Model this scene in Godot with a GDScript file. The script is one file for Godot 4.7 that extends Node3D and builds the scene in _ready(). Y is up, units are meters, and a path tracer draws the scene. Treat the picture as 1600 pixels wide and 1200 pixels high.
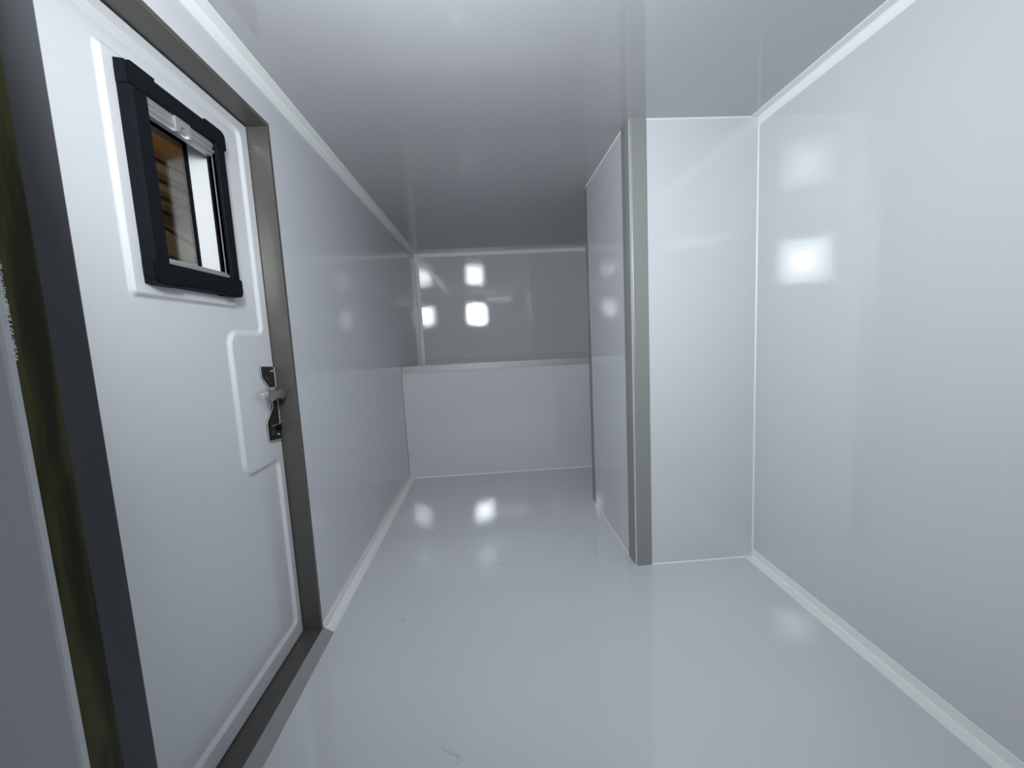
extends Node3D

# Measured room: x to the right, y above the lens, z into the room; the lens stands at 0,0,0.
const S := 1.08                     # metres per measured unit (floor to lens = 1)
const XL := -0.6389                 # left wall
const XR := 1.0991                  # right wall
const HC := 0.81                    # ceiling
const FL := -1.0                    # floor
const D := 3.918                    # back wall
const B := 3.0109                   # front of the raised platform
const HB := -0.1657                 # its top
const XC := 0.5822                  # left side of the boxed-in partition
const ZC := 1.6489                  # its front
const ZB := 2.3873                  # its rear
const REAR := -1.0                  # end wall behind the lens
const BK0 := 0.4128                  # short wall nib beside the door, near face
const BK1 := 0.4920                  # its far face
const BX := -0.450                  # its cut end

var M := {}
var taken := {}
var rng := RandomNumberGenerator.new()

# ---------------------------------------------------------------- helpers
func V(x: float, y: float, z: float) -> Vector3:
	return Vector3(S * x, S * (y + 1.0), -S * z)

func W(p: Vector3) -> Vector3:
	return V(p.x, p.y, p.z)

func mb() -> SurfaceTool:
	var st := SurfaceTool.new()
	st.begin(Mesh.PRIMITIVE_TRIANGLES)
	return st

func emit_tri(st: SurfaceTool, a: Vector3, b: Vector3, c: Vector3, na: Vector3, nb: Vector3, nc: Vector3) -> void:
	var g := (b - a).cross(c - a)
	if g.length_squared() < 1e-16:
		return
	if g.dot(na + nb + nc) > 0.0:
		var t := b; b = c; c = t
		var tn := nb; nb = nc; nc = tn
	st.set_normal(na); st.set_uv(Vector2(a.x + a.z, a.y)); st.add_vertex(a)
	st.set_normal(nb); st.set_uv(Vector2(b.x + b.z, b.y)); st.add_vertex(b)
	st.set_normal(nc); st.set_uv(Vector2(c.x + c.z, c.y)); st.add_vertex(c)

# flat triangle / quad in world metres; out = rough outward direction
func tri(st: SurfaceTool, a: Vector3, b: Vector3, c: Vector3, out: Vector3) -> void:
	var n := (b - a).cross(c - a).normalized()
	if n.dot(out) < 0.0:
		n = -n
	emit_tri(st, a, b, c, n, n, n)

func quad(st: SurfaceTool, a: Vector3, b: Vector3, c: Vector3, d: Vector3, out: Vector3) -> void:
	tri(st, a, b, c, out)
	tri(st, a, c, d, out)

# box in measured coordinates, with chamfered edges (b in measured units)
func box(st: SurfaceTool, x0: float, x1: float, y0: float, y1: float, z0: float, z1: float, b := 0.0) -> void:
	var lo := V(min(x0, x1), min(y0, y1), max(z0, z1))
	var hi := V(max(x0, x1), max(y0, y1), min(z0, z1))
	mbox(st, lo, hi, b * S)

func mbox(st: SurfaceTool, lo: Vector3, hi: Vector3, b := 0.0) -> void:
	var c := (lo + hi) * 0.5
	var h := (hi - lo) * 0.5
	b = min(b, min(h.x, min(h.y, h.z)) * 0.9)
	for ax in 3:
		for s in [-1.0, 1.0]:
			var u := (ax + 1) % 3
			var v := (ax + 2) % 3
			var q := []
			for k in [[-1, -1], [1, -1], [1, 1], [-1, 1]]:
				var p := Vector3.ZERO
				p[ax] = s * h[ax]
				p[u] = k[0] * (h[u] - b)
				p[v] = k[1] * (h[v] - b)
				q.append(c + p)
			var n := Vector3.ZERO
			n[ax] = s
			quad(st, q[0], q[1], q[2], q[3], n)
	if b <= 0.0:
		return
	for ax in 3:
		var u := (ax + 1) % 3
		var v := (ax + 2) % 3
		for su in [-1.0, 1.0]:
			for sv in [-1.0, 1.0]:
				var q := []
				for k in [[-1, 0], [1, 0], [1, 1], [-1, 1]]:
					var p := Vector3.ZERO
					p[ax] = k[0] * (h[ax] - b)
					p[u] = su * (h[u] - (b if k[1] == 0 else 0.0))
					p[v] = sv * (h[v] - (0.0 if k[1] == 0 else b))
					q.append(c + p)
				var n := Vector3.ZERO
				n[u] = su; n[v] = sv
				quad(st, q[0], q[1], q[2], q[3], n)
	for sx in [-1.0, 1.0]:
		for sy in [-1.0, 1.0]:
			for sz in [-1.0, 1.0]:
				var sg := Vector3(sx, sy, sz)
				var e := sg * h
				tri(st, c + e - Vector3(0, sy * b, sz * b), c + e - Vector3(sx * b, 0, sz * b), c + e - Vector3(sx * b, sy * b, 0), sg)

# prism: polygon given in two of the measured axes, run along the third
func prism(st: SurfaceTool, poly: PackedVector2Array, axis: String, w0: float, w1: float) -> void:
	var at := func(p: Vector2, w: float) -> Vector3:
		if axis == "z":
			return V(p.x, p.y, w)
		if axis == "y":
			return V(p.x, w, p.y)
		return V(w, p.y, p.x)
	var area := 0.0
	for i in poly.size():
		var p := poly[i]
		var q := poly[(i + 1) % poly.size()]
		area += p.x * q.y - q.x * p.y
	var sg := 1.0 if area > 0.0 else -1.0
	for i in poly.size():
		var p := poly[i]
		var q := poly[(i + 1) % poly.size()]
		var n2 := Vector2(q.y - p.y, p.x - q.x).normalized() * sg
		var mid := (p + q) * 0.5
		var out: Vector3 = at.call(mid + n2 * 0.01, w0) - at.call(mid, w0)
		quad(st, at.call(p, w0), at.call(q, w0), at.call(q, w1), at.call(p, w1), out)
	var ids := Geometry2D.triangulate_polygon(poly)
	for w in [w0, w1]:
		var out2: Vector3 = at.call(Vector2.ZERO, w) - at.call(Vector2.ZERO, (w0 + w1) * 0.5)
		for k in range(0, ids.size(), 3):
			tri(st, at.call(poly[ids[k]], w), at.call(poly[ids[k + 1]], w), at.call(poly[ids[k + 2]], w), out2)

# flat sheet: polygon in (z, y) at a given x, facing dir (+1 into the room)
func sheet(st: SurfaceTool, poly: PackedVector2Array, x: float, dir: float) -> void:
	var ids := Geometry2D.triangulate_polygon(poly)
	for k in range(0, ids.size(), 3):
		var a := poly[ids[k]]
		var b := poly[ids[k + 1]]
		var c := poly[ids[k + 2]]
		tri(st, V(x, a.y, a.x), V(x, b.y, b.x), V(x, c.y, c.x), Vector3(dir, 0, 0))

func rect(z0: float, z1: float, y0: float, y1: float) -> PackedVector2Array:
	return PackedVector2Array([Vector2(z0, y0), Vector2(z1, y0), Vector2(z1, y1), Vector2(z0, y1)])

# rectangle minus a hole, as two halves without holes
func sheet_holed(st: SurfaceTool, outer: PackedVector2Array, hole: PackedVector2Array, ycut: float, x: float, dir: float) -> void:
	for half in [rect(-5, 5, -5, ycut), rect(-5, 5, ycut, 5)]:
		for part_poly in Geometry2D.intersect_polygons(outer, half):
			for piece in Geometry2D.clip_polygons(part_poly, hole):
				sheet(st, piece, x, dir)

# polygon (counter-clockwise) with rounded corners, moved inwards by inset; vertex count does not depend on inset
func rounded(pts: Array, radius: float, inset: float, n := 6) -> Array:
	var pos := []
	var nor := []
	var m := pts.size()
	for i in m:
		var p: Vector2 = pts[i]
		var a: Vector2 = (p - pts[(i + m - 1) % m]).normalized()
		var b: Vector2 = (pts[(i + 1) % m] - p).normalized()
		var na := Vector2(-a.y, a.x)          # inward
		var nb := Vector2(-b.y, b.x)
		var convex := a.cross(b) > 0.0
		var r: float = radius
		var centre: Vector2 = p + (na + nb) * (r if convex else -r)
		for k in n + 1:
			var t := float(k) / n
			var dirv: Vector2 = na.slerp(nb, t)
			var inward := dirv
			var rr: float = (r - inset) if convex else (r + inset)
			pos.append(centre - inward * rr if convex else centre + inward * rr)
			nor.append(inward)
	return [pos, nor]

# rounded step between two levels of the door skin: contour at x0 (edge) down to x1, width w inwards
func step_ring(st: SurfaceTool, pts: Array, radius: float, x0: float, x1: float, w: float) -> void:
	var rings := []
	var norms := []
	var steps := 6
	for j in steps + 1:
		var t := float(j) / steps
		var rr := rounded(pts, radius, w * t)
		var h := 0.5 - 0.5 * cos(PI * t)
		var slope: float = (x1 - x0) / w * 0.5 * PI * sin(PI * t)
		var pv := []
		var nv := []
		for i in rr[0].size():
			var p: Vector2 = rr[0][i]
			var q: Vector2 = rr[1][i]
			pv.append(V(lerpf(x0, x1, h), p.y, p.x))
			nv.append(Vector3(1.0, -slope * q.y, slope * q.x).normalized())
		rings.append(pv)
		norms.append(nv)
	for j in steps:
		var m: int = rings[j].size()
		for i in m:
			var k := (i + 1) % m
			emit_tri(st, rings[j][i], rings[j][k], rings[j + 1][k], norms[j][i], norms[j][k], norms[j + 1][k])
			emit_tri(st, rings[j][i], rings[j + 1][k], rings[j + 1][i], norms[j][i], norms[j + 1][k], norms[j + 1][i])

func tube(st: SurfaceTool, a: Vector3, b: Vector3, r: float, n := 12) -> void:
	var ax := (b - a).normalized()
	var u := ax.cross(Vector3.UP if absf(ax.y) < 0.9 else Vector3.RIGHT).normalized()
	var v := ax.cross(u)
	for i in n:
		var d0 := u * cos(TAU * i / n) + v * sin(TAU * i / n)
		var d1 := u * cos(TAU * (i + 1) / n) + v * sin(TAU * (i + 1) / n)
		emit_tri(st, a + d0 * r, a + d1 * r, b + d1 * r, d0, d1, d1)
		emit_tri(st, a + d0 * r, b + d1 * r, b + d0 * r, d0, d1, d0)
		tri(st, a, a + d0 * r, a + d1 * r, -ax)
		tri(st, b, b + d0 * r, b + d1 * r, ax)

func numbered(called: String) -> String:
	if not taken.has(called):
		taken[called] = 0
		return called
	taken[called] += 1
	return "%s_%03d" % [called, taken[called]]

func tag(o: Node, label: String, category := "", group := "", kind := "") -> void:
	o.set_meta("label", label)
	if category: o.set_meta("category", category)
	if group: o.set_meta("group", group)
	if kind: o.set_meta("kind", kind)

# one mesh at top level
func solo(called: String, st: SurfaceTool, m: Material) -> MeshInstance3D:
	var o := MeshInstance3D.new()
	o.mesh = st.commit()
	o.material_override = m
	o.name = numbered(called)
	add_child(o)
	return o

# a thing with parts; base = where it stands, in metres
func thing(called: String, base: Vector3) -> Node3D:
	var o := Node3D.new()
	o.name = numbered(called)
	o.position = base
	add_child(o)
	return o

# a part of a thing (or a sub-part of a part)
func part(called: String, st: SurfaceTool, m: Material, parent: Node3D, label := "") -> MeshInstance3D:
	var o := MeshInstance3D.new()
	o.mesh = st.commit()
	o.material_override = m
	o.name = called
	parent.add_child(o, true)
	if not (parent is MeshInstance3D):
		o.position = -parent.position
	if label: o.set_meta("label", label)
	return o

func structure(called: String, st: SurfaceTool, m: Material, label: String, category: String) -> MeshInstance3D:
	var o := solo(called, st, m)
	tag(o, label, category, "", "structure")
	return o

func lin(r: float, g: float, b: float) -> Color:
	return Color(r, g, b).linear_to_srgb()

func mat(c: Color, rough: float, metal := 0.0) -> StandardMaterial3D:
	var m := StandardMaterial3D.new()
	m.albedo_color = c
	m.roughness = rough
	m.metallic = metal
	return m

func noise_image(freq: float, sd: int, octaves := 3) -> Image:
	var n := FastNoiseLite.new()
	n.seed = sd
	n.noise_type = FastNoiseLite.TYPE_SIMPLEX_SMOOTH
	n.frequency = freq
	n.fractal_octaves = octaves
	return n.get_seamless_image(512, 512)

func bumps(freq: float, sd: int, strength := 6.0) -> ImageTexture:
	var im := noise_image(freq, sd)
	im.convert(Image.FORMAT_RGBA8)
	im.bump_map_to_normal_map(strength)
	return ImageTexture.create_from_image(im)

func tinted(freq: float, sd: int, a: Color, b: Color, octaves := 4) -> ImageTexture:
	var im := noise_image(freq, sd, octaves)
	im.convert(Image.FORMAT_RGB8)
	for y in 512:
		for x in 512:
			var v := im.get_pixel(x, y).r
			im.set_pixel(x, y, a.lerp(b, smoothstep(0.25, 0.75, v)))
	return ImageTexture.create_from_image(im)

# gelcoat sheet: glossy with a slight upright ripple left by the mould
func gelcoat(c: Color, rough: float, ripple: float, map: ImageTexture) -> StandardMaterial3D:
	var m := mat(c, rough)
	m.normal_enabled = true
	m.normal_texture = map
	m.normal_scale = ripple
	m.uv1_triplanar = true
	m.uv1_world_triplanar = true
	m.uv1_scale = Vector3(2.6, 0.9, 2.6)
	m.metallic_specular = 0.8
	m.clearcoat_enabled = true
	m.clearcoat = 0.3
	m.clearcoat_roughness = rough
	return m

# ---------------------------------------------------------------- scene
func _ready() -> void:
	rng.seed = 7
	# camera
	var cam := Camera3D.new()
	cam.name = "camera"
	var right := Vector3(0.99714182, -0.05019058, 0.056472)
	var up := Vector3(0.05604684, 0.99263353, -0.10741244)
	var back := Vector3(-0.05066491, 0.11027052, 0.99260943)
	cam.transform = Transform3D(Basis(right, up, back).orthonormalized(), V(0, 0, 0))
	cam.keep_aspect = Camera3D.KEEP_HEIGHT
	cam.fov = rad_to_deg(2.0 * atan(600.0 / 643.28))
	cam.near = 0.02
	cam.far = 60.0
	add_child(cam)
	cam.current = true
	# environment: everything stands indoors, no sky light comes in
	var env := Environment.new()
	env.background_mode = Environment.BG_COLOR
	env.background_color = Color(0.0, 0.0, 0.0)
	env.tonemap_mode = Environment.TONE_MAPPER_LINEAR
	env.tonemap_exposure = 1.0
	env.sdfgi_enabled = true
	env.ssao_enabled = true
	env.ssil_enabled = true
	var we := WorldEnvironment.new()
	we.name = "environment"
	we.environment = env
	add_child(we)

	materials()
	room()
	trims()
	door()
	partition()
	platform()
	lamp()
	workshop()
	crumbs()

func materials() -> void:
	var ripple := bumps(0.06, 3)
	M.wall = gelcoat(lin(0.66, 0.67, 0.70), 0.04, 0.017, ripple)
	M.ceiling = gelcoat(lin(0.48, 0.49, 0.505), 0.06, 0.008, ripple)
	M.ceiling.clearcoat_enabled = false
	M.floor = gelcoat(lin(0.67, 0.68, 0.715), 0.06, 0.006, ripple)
	M.floor.clearcoat = 0.15
	M.trim = mat(lin(0.89, 0.905, 0.905), 0.30)
	M.sill = mat(lin(0.36, 0.38, 0.38), 0.4, 0.2)
	M.bead = mat(lin(0.88, 0.89, 0.90), 0.35)
	M.door = gelcoat(lin(0.70, 0.715, 0.74), 0.2, 0.02, ripple)
	M.frame = mat(lin(0.11, 0.104, 0.096), 0.38, 0.3)
	M.profile = mat(lin(0.29, 0.305, 0.295), 0.4, 0.2)
	M.profile.metallic_specular = 0.3
	M.edge = mat(lin(0.50, 0.52, 0.52), 0.35, 0.3)
	M.black = mat(lin(0.006, 0.007, 0.010), 0.55)
	M.black.metallic_specular = 0.25
	M.rubber = mat(lin(0.006, 0.006, 0.006), 0.8)
	M.rubber.metallic_specular = 0.2
	M.steel = mat(lin(0.55, 0.55, 0.54), 0.2, 1.0)
	M.dark_steel = mat(lin(0.14, 0.145, 0.14), 0.28, 1.0)
	M.lever = mat(lin(0.45, 0.45, 0.44), 0.3, 0.9)
	M.rim = mat(lin(0.62, 0.63, 0.62), 0.3, 0.6)
	M.silver = mat(lin(0.46, 0.47, 0.475), 0.42, 0.6)
	M.lining = mat(lin(0.85, 0.86, 0.87), 0.3)
	M.pane = mat(Color(0.10, 0.10, 0.10, 0.22), 0.02)
	M.pane.transparency = BaseMaterial3D.TRANSPARENCY_ALPHA
	M.core = mat(Color.WHITE, 0.4)
	M.core.albedo_texture = tinted(0.02, 11, lin(0.012, 0.0125, 0.003), lin(0.05, 0.050, 0.015))
	M.core.uv1_triplanar = true
	M.core.uv1_world_triplanar = true
	M.core.uv1_scale = Vector3(2.7, 0.3, 2.7)
	M.core.metallic_specular = 0.3
	M.charcoal = mat(lin(0.035, 0.037, 0.042), 0.55)
	M.housing = mat(lin(0.05, 0.05, 0.05), 0.5)
	M.concrete = mat(lin(0.14, 0.125, 0.10), 0.9)
	M.crumb = mat(lin(0.05, 0.045, 0.04), 0.8)
	M.scrap = mat(lin(0.56, 0.57, 0.56), 0.4)

func room() -> void:
	var T := 0.10
	var OUT := XL - 0.161
	var st := mb()
	box(st, OUT, XR + T, FL - T, FL, REAR - T, D + T)
	structure("floor", st, M.floor, "glossy pale grey seamless floor", "floor")
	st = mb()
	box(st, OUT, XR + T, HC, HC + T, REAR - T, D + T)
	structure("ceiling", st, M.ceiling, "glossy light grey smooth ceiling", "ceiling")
	# left wall round the door opening
	st = mb()
	var z0 := 0.686; var z1 := 1.3848; var y0 := -0.9891; var y1 := 0.6926
	box(st, OUT, XL, FL, HC, REAR, z0)
	box(st, OUT, XL, FL, HC, z1, D)
	box(st, OUT, XL, y1, HC, z0, z1)
	box(st, OUT, XL, FL, y0, z0, z1)
	structure("wall_left", st, M.wall, "glossy light grey left wall with the door set into it", "wall")
	st = mb()
	box(st, XR, XR + T, FL, HC, REAR, D)
	structure("wall_right", st, M.wall, "plain glossy light grey wall along the right side", "wall")
	st = mb()
	box(st, OUT, XR + T, FL, HC, D, D + T)
	structure("wall_back", st, M.wall, "glossy grey end wall above the raised platform", "wall")
	st = mb()
	box(st, OUT, XR + T, FL, HC, REAR - T, REAR)
	structure("wall_rear", st, M.wall, "light grey end wall behind the camera", "wall")
	# short nib of sandwich panel that stands out from the left wall before the door
	var zs := 0.4182                  # near skin
	var zc := 0.4527                  # core
	var nib := thing("wall_front", V((XL + BX) * 0.5, FL, (BK0 + BK1) * 0.5))
	tag(nib, "narrow panel wall at the left edge, its raw cut end olive and charcoal", "wall", "", "structure")
	st = mb()
	prism(st, PackedVector2Array([Vector2(XL, BK0), Vector2(BX - 0.0048, BK0), Vector2(BX - 0.0024, BK0 + 0.0015), Vector2(BX, zs), Vector2(XL, zs)]), "y", FL, HC)
	part("skin", st, M.wall, nib, "light grey skin of the panel")
	st = mb()
	box(st, XL, BX, FL, HC, zs, zc)
	part("core", st, M.core, nib, "olive brown stained core of the panel")
	st = mb()
	box(st, XL, BX, FL, HC, zc, BK1)
	part("edge_strip", st, M.charcoal, nib, "charcoal strip along the far edge")
	st = mb()
	box(st, XL, BX - 0.036, FL, HC, BK1, BK1 + 0.004)
	part("far_skin", st, M.wall, nib, "light grey skin on the door side")
	# torn glass fibres hanging off the cut skin
	st = mb()
	for i in 260:
		var y := rng.randf_range(0.003, 0.114)
		var o := V(BX - 0.0006, y, zs - 0.0009)
		var tip := o + Vector3(rng.randf_range(0.0003, 0.0015), rng.randf_range(-0.003, 0.003), -rng.randf_range(0.0012, 0.0036))
		tube(st, o, tip, 0.0003, 4)
	var fib := part("frayed_fibres", st, M.bead, nib, "white torn fibres on the cut edge")
	fib.set_meta("kind", "stuff")

func angle_poly(cx: float, cy: float, sx: float, sy: float, c: float) -> PackedVector2Array:
	var t := 0.003
	var e := 0.0015
	return PackedVector2Array([
		Vector2(cx, cy), Vector2(cx + sx * c, cy), Vector2(cx + sx * c, cy + sy * (t - e)), Vector2(cx + sx * (c - e), cy + sy * t),
		Vector2(cx + sx * (t + 0.004), cy + sy * t), Vector2(cx + sx * t, cy + sy * (t + 0.004)),
		Vector2(cx + sx * t, cy + sy * (c - e)), Vector2(cx + sx * (t - e), cy + sy * c), Vector2(cx, cy + sy * c)])

func trims() -> void:
	var st := mb()
	prism(st, angle_poly(XL, HC, 1, -1, 0.0345), "z", BK1 + 0.004, D)
	structure("trim_1", st, M.trim, "white angle strip where left wall meets ceiling", "trim")
	st = mb()
	prism(st, angle_poly(XR, HC, -1, -1, 0.0345), "z", REAR, ZC)
	structure("trim_2", st, M.trim, "white angle strip where right wall meets ceiling", "trim")
	st = mb()
	prism(st, angle_poly(XL, FL, 1, 1, 0.0362), "z", 1.3848, B)
	structure("trim_3", st, M.trim, "white angle strip along the floor from door to platform", "trim")
	st = mb()
	prism(st, PackedVector2Array([Vector2(XL, FL), Vector2(XL + 0.0362, FL), Vector2(XL + 0.0355, FL + 0.002), Vector2(XL + 0.004, FL + 0.0225), Vector2(XL, FL + 0.0235)]), "z", BK1 + 0.004, 1.3848)
	structure("trim_4", st, M.sill, "sloping grey strip on the floor under the door sill", "trim")
	st = mb()
	prism(st, angle_poly(XR, FL, -1, 1, 0.0362), "z", REAR, ZC)
	structure("trim_5", st, M.trim, "white angle strip along the floor below the right wall", "trim")
	# corner strips of the end wall
	st = mb()
	prism(st, angle_poly(XL, D, 1, -1, 0.034), "y", HB, HC - 0.034)
	structure("trim_6", st, M.trim, "upright white strip in the far left corner above the platform", "trim")
	st = mb()
	var pp := PackedVector2Array()
	for q in angle_poly(D, HC, -1, -1, 0.034):
		pp.append(q)
	prism(st, pp, "x", XL + 0.0345, XR)
	structure("trim_7", st, M.trim, "white strip where the end wall meets the ceiling", "trim")
	# grey metal lining of the door recess
	var f := thing("trim_8", V(XL, FL, 1.03))
	tag(f, "grey brown metal frame lining the door recess", "door frame", "", "structure")
	var xin := XL - 0.161
	var xo := XL + 0.0018
	st = mb()
	box(st, xin, xo, -0.9891, 0.6926, 1.3708, 1.3848, 0.001)
	part("jamb", st, M.frame, f)
	st = mb()
	box(st, xin, xo, -0.9891, 0.6926, 0.685, 0.6988, 0.001)
	part("jamb", st, M.frame, f)
	st = mb()
	box(st, xin, xo, 0.6786, 0.6926, 0.700, 1.3708, 0.001)
	part("head", st, M.frame, f)
	st = mb()
	box(st, xin, xo, -0.9891, -0.9751, 0.700, 1.3708, 0.001)
	part("sill", st, M.frame, f)
	# rubber stop behind the leaf
	st = mb()
	for r in [[0.700, 0.735, -0.9751, 0.6786], [1.345, 1.3708, -0.9751, 0.6786], [0.735, 1.345, 0.65, 0.6786], [0.735, 1.345, -0.9751, -0.95]]:
		box(st, xin + 0.002, XL - 0.1285, r[2], r[3], r[0], r[1])
	part("door_seal", st, M.rubber, f, "black rubber seal behind the door leaf")

func bar_frame(st: SurfaceTool, zo0: float, zo1: float, yo0: float, yo1: float, zi0: float, zi1: float, yi0: float, yi1: float, xb: float, xf: float, ch: float) -> void:
	# four mitred bars with a draft on the outside and a small chamfer
	var O := [Vector2(zo0, yo0), Vector2(zo1, yo0), Vector2(zo1, yo1), Vector2(zo0, yo1)]
	var I := [Vector2(zi0, yi0), Vector2(zi1, yi0), Vector2(zi1, yi1), Vector2(zi0, yi1)]
	var mid := Vector2((zo0 + zo1) * 0.5, (yo0 + yo1) * 0.5)
	for i in 4:
		var k := (i + 1) % 4
		var sgn := func(p: Vector2) -> Vector2: return Vector2(signf(p.x - mid.x), signf(p.y - mid.y))
		var ring := func(p: Vector2, inset: float, x: float) -> Vector3:
			var q: Vector2 = p - sgn.call(p) * inset
			return V(x, q.y, q.x)
		var outd := V(0, (O[i].y + O[k].y) * 0.5, (O[i].x + O[k].x) * 0.5) - V(0, mid.y, mid.x)
		# outside wall, chamfer, face, inner chamfer, inner wall
		var seq := [[O, 0.0, xb], [O, 0.002, xf - ch], [O, 0.002 + ch * 1.6, xf], [I, -ch * 0.5, xf], [I, 0.0, xf - ch * 0.5], [I, 0.0, xb]]
		var outs := [outd, outd + Vector3(0.2, 0, 0), Vector3(1, 0, 0), Vector3(0.2, 0, 0) - outd, -outd]
		for s in 5:
			var A = seq[s]; var Bq = seq[s + 1]
			quad(st, ring.call(A[0][i], A[1], A[2]), ring.call(A[0][k], A[1], A[2]), ring.call(Bq[0][k], Bq[1], Bq[2]), ring.call(Bq[0][i], Bq[1], Bq[2]), outs[s])

func door() -> void:
	var d := thing("door_1", V(XL - 0.1, FL, 1.04))
	tag(d, "white moulded entry door with black framed window and steel latch", "door", "", "structure")
	var xf := -0.698
	var xr := -0.706
	var xb := -0.764
	var z0 := 0.706; var z1 := 1.3662; var y0 := -0.9705; var y1 := 0.6740
	var hole := rect(0.944, 1.186, 0.184, 0.560)
	var cont := [Vector2(0.752, -0.925), Vector2(1.346, -0.925), Vector2(1.346, -0.345), Vector2(1.172, -0.345), Vector2(1.172, 0.047), Vector2(1.337, 0.047), Vector2(1.337, 0.652), Vector2(0.752, 0.652)]
	var rad := 0.030
	var wd := 0.017
	var top := rounded(cont, rad, 0.0)
	var low := rounded(cont, rad, wd)
	var st := mb()
	var ctop := PackedVector2Array(top[0])
	var clow := PackedVector2Array(low[0])
	sheet_holed(st, rect(z0, z1, y0, y1), ctop, -0.6, xf, 1.0)
	step_ring(st, cont, rad, xf, xr, wd)
	# recessed field with the window cut out
	sheet_holed(st, clow, hole, 0.36, xr, 1.0)
	sheet_holed(st, rect(z0, z1, y0, y1), hole, 0.36, xb, -1.0)
	quad(st, V(xf, y0, z0), V(xf, y1, z0), V(xb, y1, z0), V(xb, y0, z0), Vector3(0, 0, 1))
	quad(st, V(xf, y0, z1), V(xf, y1, z1), V(xb, y1, z1), V(xb, y0, z1), Vector3(0, 0, -1))
	quad(st, V(xf, y1, z0), V(xf, y1, z1), V(xb, y1, z1), V(xb, y1, z0), Vector3(0, 1, 0))
	quad(st, V(xf, y0, z0), V(xf, y0, z1), V(xb, y0, z1), V(xb, y0, z0), Vector3(0, -1, 0))
	part("door_leaf", st, M.door, d)
	# raised pad the window sits on
	st = mb()
	var pz0 := 0.870; var pz1 := 1.222; var py0 := 0.119; var py1 := 0.604
	var pad_out := [Vector2(pz0, py0), Vector2(pz1, py0), Vector2(pz1, py1), Vector2(pz0, py1)]
	step_ring(st, pad_out, 0.017, xr, xf, 0.013)
	sheet_holed(st, PackedVector2Array(rounded(pad_out, 0.017, 0.013)[0]), hole, 0.36, xf, 1.0)
	part("window_pad", st, M.door, d)
	# window
	st = mb()
	bar_frame(st, 0.905, 1.2075, 0.150, 0.582, 0.950, 1.168, 0.197, 0.540, xf, -0.6745, 0.004)
	var w := part("window_frame", st, M.black, d, "black plastic window frame")
	var caps := [[0.905, 0.150, 1, 1], [1.2075, 0.150, -1, 1], [0.905, 0.582, 1, -1], [1.2075, 0.582, -1, -1]]
	for c in caps:
		st = mb()
		corner_cap(st, c[0], c[1], c[2], c[3], xf + 0.0005, -0.6725)
		part("corner_cap", st, M.black, w)
	# white lining of the cut-out
	st = mb()
	box(st, -0.762, -0.690, 0.180, 0.565, 1.186, 1.194)
	box(st, -0.762, -0.690, 0.180, 0.565, 0.936, 0.944)
	box(st, -0.762, -0.690, 0.560, 0.568, 0.944, 1.186)
	box(st, -0.762, -0.690, 0.176, 0.184, 0.944, 1.186)
	part("window_lining", st, M.lining, w, "white lining of the window cut-out")
	# dark guides at both sides, with a thin bright lip on the far one
	st = mb()
	box(st, -0.7035, -0.682, 0.184, 0.560, 1.168, 1.186)
	part("blind_guide", st, M.black, w)
	st = mb()
	box(st, -0.7035, -0.682, 0.184, 0.560, 0.944, 0.950)
	part("blind_guide", st, M.black, w)
	st = mb()
	box(st, -0.6905, -0.688, 0.205, 0.505, 1.1665, 1.168)
	part("guide_lip", st, M.silver, w, "thin bright lip on the blind guide")
	# gasket and pane
	st = mb()
	box(st, -0.768, -0.7605, 0.184, 0.560, 1.179, 1.186)
	box(st, -0.768, -0.7605, 0.184, 0.560, 0.944, 0.956)
	box(st, -0.770, -0.758, 0.546, 0.560, 0.956, 1.179)
	box(st, -0.770, -0.758, 0.184, 0.198, 0.956, 1.179)
	part("gasket", st, M.rubber, w)
	st = mb()
	box(st, -0.7665, -0.7635, 0.190, 0.552, 0.950, 1.183)
	part("window_pane", st, M.pane, w, "smoked acrylic window pane")
	# roller blind handle rail along the top
	st = mb()
	prism(st, PackedVector2Array([Vector2(-0.700, 0.548), Vector2(-0.684, 0.548), Vector2(-0.684, 0.528), Vector2(-0.6885, 0.5255), Vector2(-0.6885, 0.5235), Vector2(-0.682, 0.521), Vector2(-0.682, 0.516), Vector2(-0.688, 0.512), Vector2(-0.688, 0.5065), Vector2(-0.700, 0.5065)]), "z", 0.950, 1.168)
	part("blind_rail", st, M.silver, w, "silver pull rail of the roller blind")
	# the small catch on the rail: a block with an arched finger pull
	st = mb()
	var zc := 1.058
	var arch := PackedVector2Array()
	arch.append(Vector2(zc - 0.024, 0.5065)); arch.append(Vector2(zc - 0.024, 0.545)); arch.append(Vector2(zc + 0.024, 0.545)); arch.append(Vector2(zc + 0.024, 0.5065))
	for i in 9:
		var a := PI * i / 8.0
		arch.append(Vector2(zc + 0.016 * cos(a), 0.5065 + 0.017 * sin(a)))
	prism(st, arch, "x", -0.690, -0.6795)
	part("blind_catch", st, M.silver, w, "silver catch with an arched finger pull")
	st = mb()
	box(st, -0.700, -0.681, 0.1955, 0.206, 0.950, 1.168, 0.001)
	box(st, -0.700, -0.686, 0.206, 0.211, 0.950, 1.168, 0.001)
	part("bottom_rail", st, M.silver, w, "silver rail along the bottom of the window")
	latch(d, xf)

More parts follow.
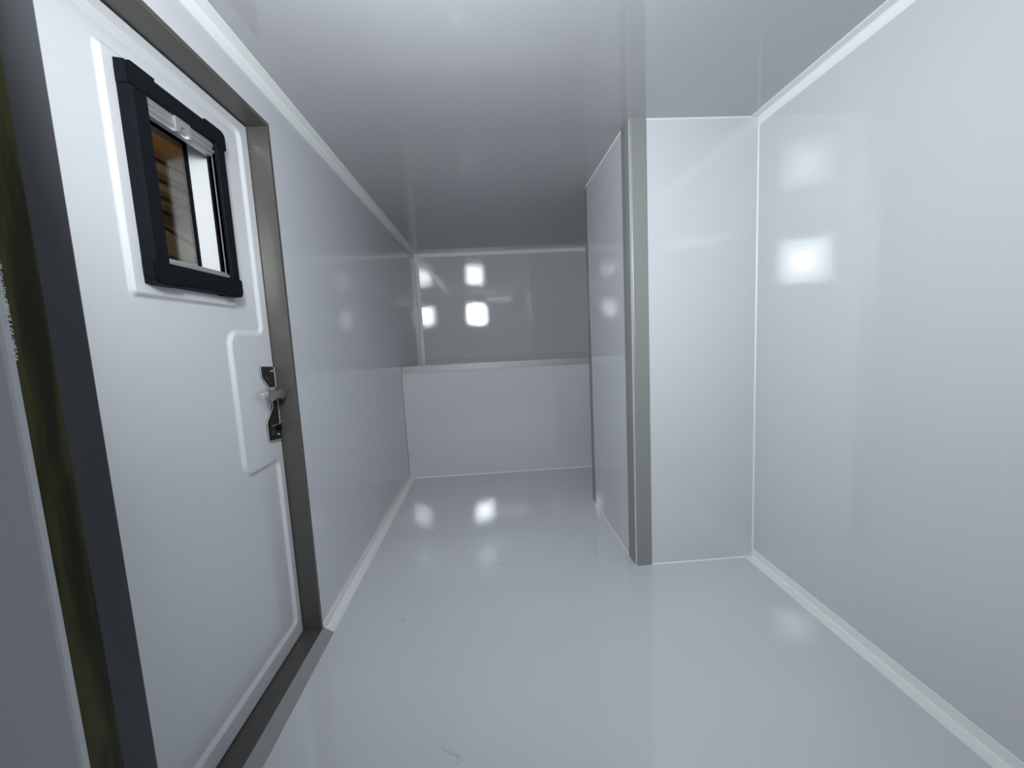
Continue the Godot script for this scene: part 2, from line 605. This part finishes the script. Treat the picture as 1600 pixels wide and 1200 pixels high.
func corner_cap(st: SurfaceTool, z: float, y: float, sz: float, sy: float, xb: float, xf: float) -> void:
	# L-shaped cap with a rounded outer corner
	var L := 0.044
	var wz := 0.043
	var wy := 0.045
	var o := -0.0012
	var poly := PackedVector2Array()
	var r := 0.017
	for i in 6:
		var a := PI * 0.5 * i / 5.0
		poly.append(Vector2(z + sz * (o + r - r * cos(a)), y + sy * (o + r - r * sin(a))))
	poly.append(Vector2(z + sz * (wz + 0.030), y + sy * o))
	poly.append(Vector2(z + sz * (wz + 0.018), y + sy * (wy - 0.004)))
	poly.append(Vector2(z + sz * (wz - 0.002), y + sy * (wy - 0.002)))
	poly.append(Vector2(z + sz * (wz - 0.004), y + sy * (wy + 0.006)))
	poly.append(Vector2(z + sz * o, y + sy * (L + 0.002)))
	var small := Geometry2D.offset_polygon(poly, -0.003)
	prism(st, poly, "x", xb, xf - 0.0025)
	if small.size() > 0:
		prism(st, small[0], "x", xf - 0.0025, xf)

func latch(d: Node3D, xf: float) -> void:
	var px := xf + 0.0035
	var outline := PackedVector2Array([Vector2(1.3655, -0.053), Vector2(1.290, -0.047), Vector2(1.2855, -0.051), Vector2(1.2865, -0.078), Vector2(1.290, -0.084), Vector2(1.329, -0.121), Vector2(1.331, -0.178), Vector2(1.290, -0.218), Vector2(1.287, -0.223), Vector2(1.287, -0.275), Vector2(1.292, -0.281), Vector2(1.3655, -0.290)])
	var st := mb()
	prism(st, outline, "x", xf - 0.001, px)
	var plate := part("latch_plate", st, M.dark_steel, d, "dark bow-tie shaped steel latch plate")
	# rolled bright rim along the free edge
	st = mb()
	for i in range(1, outline.size() - 1):
		var a := outline[i]
		var b := outline[(i + 1) % outline.size()]
		tube(st, V(px, a.y, a.x), V(px, b.y, b.x), 0.0022, 8)
	tube(st, V(px, -0.054, 1.3645), V(px, -0.238, 1.3645), 0.0022, 8)
	part("plate_rim", st, M.rim, plate, "polished rim of the latch plate")
	st = mb()
	box(st, px, px + 0.004, -0.240, -0.235, 1.310, 1.3655, 0.001)
	part("plate_rib", st, M.steel, plate)
	for s in [[1.352, -0.066], [1.350, -0.271]]:
		st = mb()
		tube(st, V(px - 0.001, s[1], s[0]), V(px + 0.0025, s[1], s[0]), 0.006, 12)
		tube(st, V(px + 0.001, s[1], s[0]), V(px + 0.004, s[1], s[0]), 0.0035, 10)
		part("screw", st, M.steel, plate)
	st = mb()
	tube(st, V(px - 0.001, -0.249, 1.3535), V(px + 0.006, -0.249, 1.3535), 0.009, 6)
	part("bolt_head", st, M.rubber, plate, "dark hexagonal bolt head")
	# worn engraved marks, no longer readable
	st = mb()
	for k in 5:
		var z := 1.312 + k * 0.006
		var y := -0.083 - k * 0.0055
		tube(st, V(px + 0.0002, y + 0.003, z), V(px + 0.0002, y - 0.003, z + 0.0035), 0.0007, 5)
	for k in 3:
		tube(st, V(px + 0.0002, -0.256 - k * 0.004, 1.306 + k * 0.004), V(px + 0.0002, -0.249 - k * 0.006, 1.326), 0.0007, 5)
	part("engraving", st, M.steel, plate, "faint engraved lettering")
	# the lever that reaches over the frame, standing well proud of the plate
	st = mb()
	var x1 := -0.6625
	var zc0 := 1.250
	var lever := PackedVector2Array()
	for i in 9:
		var a := PI * 0.5 + PI * i / 8.0
		lever.append(Vector2(zc0 + 0.015 + 0.015 * cos(a), -0.136 + 0.0195 * sin(a)))
	lever.append(Vector2(1.285, -0.153)); lever.append(Vector2(1.312, -0.1475)); lever.append(Vector2(1.334, -0.1545))
	for i in 7:
		var a := -PI * 0.5 + PI * i / 6.0
		lever.append(Vector2(1.345 + 0.014 * cos(a), -0.1395 + 0.0155 * sin(a)))
	lever.append(Vector2(1.334, -0.1265)); lever.append(Vector2(1.312, -0.1275)); lever.append(Vector2(1.285, -0.119))
	prism(st, lever, "x", x1 - 0.010, x1 - 0.002)
	var inner := Geometry2D.offset_polygon(lever, -0.0022)
	if inner.size() > 0:
		prism(st, inner[0], "x", x1 - 0.002, x1)
	var lv := part("latch_lever", st, M.lever, d, "steel latch lever reaching over the frame")
	st = mb()
	tube(st, V(px - 0.001, -0.138, 1.322), V(x1 - 0.009, -0.138, 1.322), 0.011, 16)
	part("pivot", st, M.steel, lv)
	st = mb()
	box(st, px + 0.008, x1 - 0.008, -0.128, -0.112, 1.306, 1.336, 0.002)
	part("lever_block", st, M.steel, lv)
	st = mb()
	for k in 4:
		var z := 1.288 + k * 0.007
		tube(st, V(x1 + 0.0002, -0.134, z), V(x1 + 0.0002, -0.139, z + 0.003), 0.0006, 5)
	part("engraving", st, M.steel, lv, "faint engraved lettering")

func partition() -> void:
	var p := thing("partition_box", V((XC + XR) * 0.5, FL, (ZC + ZB) * 0.5))
	tag(p, "floor-to-ceiling glossy white box partition with grey metal corner profiles", "partition")
	var st := mb()
	box(st, XC, XR, FL, HC, ZC, ZC + 0.03)
	part("front_panel", st, M.wall, p)
	st = mb()
	box(st, XC, XC + 0.03, FL, HC, ZC + 0.03, ZB - 0.03)
	part("side_panel", st, M.wall, p)
	st = mb()
	box(st, XC, XR, FL, HC, ZB - 0.03, ZB)
	part("rear_panel", st, M.wall, p)
	# near corner profile: side flange, chamfer, wide front flange
	st = mb()
	prism(st, PackedVector2Array([Vector2(XC, 1.733), Vector2(0.5785, 1.733), Vector2(0.5785, 1.689), Vector2(0.5835, 1.6495), Vector2(0.5862, 1.6462), Vector2(0.5895, 1.6448), Vector2(0.6485, 1.6448), Vector2(0.6485, ZC), Vector2(0.6, ZC), Vector2(XC, ZC + 0.018)]), "y", FL, HC)
	part("corner_profile", st, M.profile, p, "wide grey aluminium profile on the near corner")
	st = mb()
	prism(st, PackedVector2Array([Vector2(XC, 2.328), Vector2(0.5805, 2.328), Vector2(0.5800, 2.385), Vector2(0.5815, ZB + 0.004), Vector2(0.64, ZB + 0.004), Vector2(0.64, ZB), Vector2(XC, ZB)]), "y", FL, HC)
	part("corner_profile", st, M.profile, p, "dark grey profile on the far corner")
	# sealant lines
	var bd := 0.0042
	st = mb()
	prism(st, PackedVector2Array([Vector2(ZC, HC), Vector2(ZC - bd, HC), Vector2(ZC, HC - bd)]), "x", 0.59, XR - 0.034)
	part("sealant_line", st, M.bead, p)
	st = mb()
	prism(st, PackedVector2Array([Vector2(XC, HC), Vector2(XC - bd, HC), Vector2(XC, HC - bd)]), "z", 1.735, ZB)
	part("sealant_line", st, M.bead, p)
	st = mb()
	prism(st, PackedVector2Array([Vector2(XR, ZC), Vector2(XR - bd, ZC), Vector2(XR, ZC - bd)]), "y", FL + 0.037, HC - 0.035)
	part("sealant_line", st, M.bead, p)
	st = mb()
	prism(st, PackedVector2Array([Vector2(ZC, FL), Vector2(ZC - bd, FL), Vector2(ZC, FL + bd)]), "x", 0.60, XR - 0.037)
	part("sealant_line", st, M.bead, p)
	st = mb()
	prism(st, PackedVector2Array([Vector2(XC, FL), Vector2(XC - 0.003, FL), Vector2(XC, FL + 0.003)]), "z", 1.735, 2.327)
	part("sealant_line", st, M.bead, p)

func platform() -> void:
	var p := thing("bed_platform", V((XL + XR) * 0.5, FL, (B + D) * 0.5))
	tag(p, "raised grey platform across the far end with metal front edge", "platform")
	var st := mb()
	box(st, XL + 0.002, XR - 0.002, FL, HB - 0.03, B, B + 0.03)
	part("front_panel", st, M.wall, p)
	st = mb()
	box(st, XL + 0.002, XR - 0.002, HB - 0.03, HB, B, D - 0.002)
	part("top_panel", st, M.wall, p)
	st = mb()
	prism(st, PackedVector2Array([Vector2(B, HB - 0.048), Vector2(B - 0.006, HB - 0.0475), Vector2(B - 0.006, HB + 0.001), Vector2(B - 0.001, HB + 0.003), Vector2(B + 0.05, HB + 0.003), Vector2(B + 0.05, HB), Vector2(B, HB)]), "x", XL + 0.002, XR - 0.002)
	part("edge_profile", st, M.edge, p, "pale metal angle along the front edge")
	st = mb()
	prism(st, PackedVector2Array([Vector2(B, FL), Vector2(B - 0.006, FL), Vector2(B, FL + 0.006)]), "x", XL + 0.036, XR)
	part("sealant_line", st, M.bead, p)
	st = mb()
	prism(st, PackedVector2Array([Vector2(XL + 0.002, B), Vector2(XL + 0.006, B), Vector2(XL + 0.002, B - 0.004)]), "y", FL + 0.036, HB - 0.048)
	part("sealant_line", st, M.bead, p)

func lamp() -> void:
	# square floodlight hung from the ceiling just above the picture's top edge
	var lx := -0.20; var ly := 0.465; var lz := 0.24
	var h := 0.16
	var o := thing("flood_lamp", V(lx, ly + h, lz))
	tag(o, "square flood lamp hung from the ceiling above the camera", "lamp")
	var st := mb()
	box(st, lx - h - 0.012, lx + h + 0.012, ly - h - 0.012, ly + h + 0.012, lz - 0.030, lz - 0.006, 0.006)
	part("housing", st, M.housing, o)
	# shallow dark rim added round the front to cut wide-angle light
	st = mb()
	var e := h + 0.010
	box(st, lx - e, lx - h, ly - e, ly + e, lz - 0.006, lz + 0.05)
	box(st, lx + h, lx + e, ly - e, ly + e, lz - 0.006, lz + 0.05)
	box(st, lx - h, lx + h, ly + h, ly + e, lz - 0.006, lz + 0.05)
	box(st, lx - h, lx + h, ly - e, ly - h, lz - 0.006, lz + 0.05)
	part("added_hood", st, M.housing, o)
	var glow := mat(lin(0.9, 0.9, 0.9), 0.5)
	glow.emission_enabled = true
	glow.emission = Color(0.962, 0.988, 1.0)
	glow.emission_energy_multiplier = 3.0
	st = mb()
	box(st, lx - h, lx + h, ly - h, ly + h, lz - 0.006, lz)
	part("diffuser", st, glow, o, "white glowing front of the lamp")
	var hot := mat(lin(0.9, 0.9, 0.9), 0.5)
	hot.emission_enabled = true
	hot.emission = Color(0.967, 0.99, 1.0)
	hot.emission_energy_multiplier = 6.0
	st = mb()
	box(st, lx - 0.065, lx + 0.065, ly - 0.065, ly + 0.065, lz, lz + 0.004)
	part("led_cluster", st, hot, o, "bright square of diodes in the middle")
	for s in [-1.0, 1.0]:
		st = mb()
		tube(st, V(lx + s * 0.14, ly + h, lz - 0.018), V(lx + s * 0.14, HC, lz - 0.018), 0.006, 8)
		part("hanger_rod", st, M.steel, o)
	var a := AreaLight3D.new()
	a.name = "panel_light"
	a.area_size = Vector2(2.0 * h * S, 2.0 * h * S)
	a.area_normalize_energy = false
	a.light_color = Color(0.962, 0.988, 1.0)
	a.light_energy = 15.6
	o.add_child(a)
	a.position = V(lx, ly, lz + 0.006) - o.position
	a.shadow_enabled = true
	var b := AreaLight3D.new()
	b.name = "diode_light"
	b.area_size = Vector2(0.13 * S, 0.13 * S)
	b.area_normalize_energy = false
	b.light_color = Color(0.967, 0.99, 1.0)
	b.light_energy = 34.0
	o.add_child(b)
	b.position = V(lx, ly, lz + 0.007) - o.position
	b.shadow_enabled = true
	o.rotation = Vector3(deg_to_rad(3.5), -deg_to_rad(23.0), 0.0)          # turned a little towards the right wall and up
	# added square lamp, out of view, that brightens the panel at far left
	var c := thing("added_ceiling_lamp", V(0.25, HC, -0.45))
	tag(c, "added flat square lamp, unseen behind the camera, brightening the far left panel", "lamp")
	st = mb()
	box(st, -0.01, 0.51, HC - 0.02, HC, -0.71, -0.19, 0.004)
	part("housing", st, M.trim, c)
	var soft := mat(lin(0.9, 0.9, 0.9), 0.5)
	soft.emission_enabled = true
	soft.emission = Color(0.962, 0.988, 1.0)
	soft.emission_energy_multiplier = 0.6
	st = mb()
	box(st, 0.01, 0.49, HC - 0.024, HC - 0.02, -0.69, -0.21)
	part("diffuser", st, soft, c)
	var l := AreaLight3D.new()
	l.name = "added_ceiling_light"
	l.area_size = Vector2(0.48 * S, 0.48 * S)
	l.area_normalize_energy = false
	l.light_color = Color(0.962, 0.988, 1.0)
	l.light_energy = 0.75
	l.shadow_enabled = true
	c.add_child(l)
	l.position = V(0.25, HC - 0.027, -0.45) - c.position
	l.rotation.x = -PI * 0.5

func workshop() -> void:
	# the hall outside, seen through the window in the door
	var x0 := -3.4; var x1 := XL - 0.161
	var y0 := -1.5; var y1 := 3.4
	var z0 := -1.2; var z1 := 6.6
	var st := mb()
	box(st, x0, x1, y0 - 0.1, y0, z0, z1)
	structure("floor_workshop", st, M.concrete, "dark concrete floor of the hall outside", "floor")
	st = mb()
	box(st, x0 - 0.1, x0, y0, y1, z0, z1)
	structure("wall_workshop", st, M.concrete, "brown wall of the hall seen through the window", "wall")
	st = mb()
	box(st, x0 - 0.1, x1, y0, y1, z1, z1 + 0.1)
	structure("wall_workshop_end", st, M.concrete, "end wall of the hall outside", "wall")
	st = mb()
	box(st, x0 - 0.1, x1, y0, y1, z0 - 0.1, z0)
	structure("wall_workshop_near", st, M.concrete, "near wall of the hall outside", "wall")
	st = mb()
	box(st, x0 - 0.1, x1, y1, y1 + 0.1, z0 - 0.1, z1 + 0.1)
	structure("ceiling_workshop", st, M.concrete, "ceiling of the hall outside", "ceiling")
	st = mb()
	box(st, x1, x1 + 0.05, HC + 0.1, y1, z0, z1)
	structure("wall_workshop_side", st, M.concrete, "wall of the hall above the cabin roof", "wall")
	# rack of boards and cartons
	var wood := mat(lin(0.25, 0.155, 0.055), 0.7)
	var brown := mat(lin(0.14, 0.105, 0.07), 0.8)
	var tan := mat(lin(0.30, 0.25, 0.18), 0.85)
	var pale := mat(lin(0.38, 0.33, 0.26), 0.85)
	var iron := mat(lin(0.10, 0.085, 0.07), 0.6)
	var rz0 := 2.7; var rz1 := 4.9
	var rx0 := -2.85; var rx1 := -2.3
	var r := thing("storage_rack", V((rx0 + rx1) * 0.5, y0, (rz0 + rz1) * 0.5))
	tag(r, "brown storage rack of boards and cartons outside the window", "rack")
	for zz in [rz0, rz1]:
		for xx in [rx0, rx1]:
			st = mb()
			box(st, xx - 0.03, xx + 0.03, y0, 2.1, zz - 0.03, zz + 0.03)
			part("upright", st, iron, r)
	for yy in [[0.24, 0.30], [1.045, 1.09], [1.14, 1.18], [1.26, 1.31], [1.40, 1.46]]:
		st = mb()
		box(st, rx0, rx1 + 0.02, yy[0], yy[1], rz0 + 0.03, rz1 - 0.03)
		part("shelf_board", st, brown, r)
	st = mb()
	tube(st, V(rx1 + 0.05, 0.95, 3.0), V(rx1 + 0.05, 0.68, 4.1), 0.016, 8)
	part("brace", st, iron, r, "thin slanting brace")
	var rows := [[1.46, 0.12, wood, "orange brown board lying on the top shelf"], [1.31, 0.085, tan, "tan board on the second shelf from the top"], [1.18, 0.075, tan, "tan board on the third shelf from the top"], [1.09, 0.048, tan, "thin tan board on the shelf above the cartons"]]
	for q in rows:
		st = mb()
		box(st, rx0 + 0.02, rx1 + 0.01, q[0] + 0.002, q[0] + q[1], rz0 + 0.06, rz1 - 0.06, 0.004)
		var o := solo("wooden_board", st, q[2])
		tag(o, q[3], "board", "boards on the rack")
	var cy := 0.30
	for k in 3:
		st = mb()
		var hgt: float = [0.425, 0.195, 0.115][k]
		box(st, rx0 + 0.03, rx1 - 0.01, cy + 0.001, cy + hgt - 0.004, 3.02, 4.05, 0.006)
		cy += hgt
		var o := solo("cardboard_box", st, pale)
		tag(o, ["tall pale carton at the bottom of the stack outside the window", "pale carton in the middle of the stack outside the window", "flat pale carton on top of the stack outside the window"][k], "box", "cartons on the rack")
	# added bulb, out of view, that lights the boards and cartons
	var hl := thing("added_hall_lamp", V(-1.7, y1, 2.6))
	tag(hl, "added small bulb lamp, unseen in the hall outside, lighting the rack", "lamp")
	var bulb := mat(lin(0.9, 0.85, 0.7), 0.4)
	bulb.emission_enabled = true
	bulb.emission = Color(1.0, 0.91, 0.76)
	bulb.emission_energy_multiplier = 2.0
	st = mb()
	var bp := V(-1.7, 2.9, 2.6)
	var sp := SphereMesh.new()
	sp.radius = 0.06; sp.height = 0.12; sp.radial_segments = 16; sp.rings = 8
	st.append_from(sp, 0, Transform3D(Basis(), bp))
	part("bulb", st, bulb, hl)
	st = mb()
	tube(st, bp + Vector3(0, 0.055, 0), V(-1.7, y1, 2.6), 0.008, 8)
	part("cord", st, M.rubber, hl)
	var om := OmniLight3D.new()
	om.name = "added_bulb_light"
	om.light_color = Color(1.0, 0.91, 0.76)
	om.light_energy = 3.0
	om.omni_range = 12.0
	om.omni_attenuation = 2.0
	om.light_size = 0.05
	om.shadow_enabled = true
	hl.add_child(om)
	om.position = bp - hl.position

func crumbs() -> void:
	var where := [[0.0054, 1.745, "tiny dark speck of grit on the floor before the partition"], [-0.3669, 1.4159, "tiny dark speck of grit on the floor near the door"], [-0.3464, 2.0811, "tiny brown speck of grit on the floor nearest the platform"]]
	for q in where:
		var st := mb()
		var c := V(q[0], FL, q[1])
		var pts := [Vector3(0.003, 0.0002, 0), Vector3(-0.001, 0.0002, 0.0035), Vector3(-0.003, 0.0002, -0.001), Vector3(0.001, 0.0002, -0.003)]
		var apex := c + Vector3(0.0005, 0.003, 0.0004)
		for i in 4:
			var a: Vector3 = c + pts[i]
			var b: Vector3 = c + pts[(i + 1) % 4]
			tri(st, a, b, apex, (a + b) * 0.5 - c + Vector3(0, 0.001, 0))
		quad(st, c + pts[0], c + pts[1], c + pts[2], c + pts[3], Vector3.DOWN)
		var o := solo("grit_speck", st, M.crumb)
		tag(o, q[2], "grit", "specks of grit on the floor")
	# bent scrap of film
	var st2 := mb()
	var path := [Vector2(-0.1731, 0.9277), Vector2(-0.150, 0.912), Vector2(-0.1269, 0.9009), Vector2(-0.1316, 0.8817)]
	for i in 3:
		var a: Vector2 = path[i]
		var b: Vector2 = path[i + 1]
		var n := (b - a).orthogonal().normalized() * 0.003
		prism(st2, PackedVector2Array([a - n, b - n, b + n, a + n]), "y", FL, FL + 0.0012)
	var sc := solo("film_scrap", st2, M.scrap)
	tag(sc, "bent scrap of clear film on the floor at the bottom edge", "scrap")
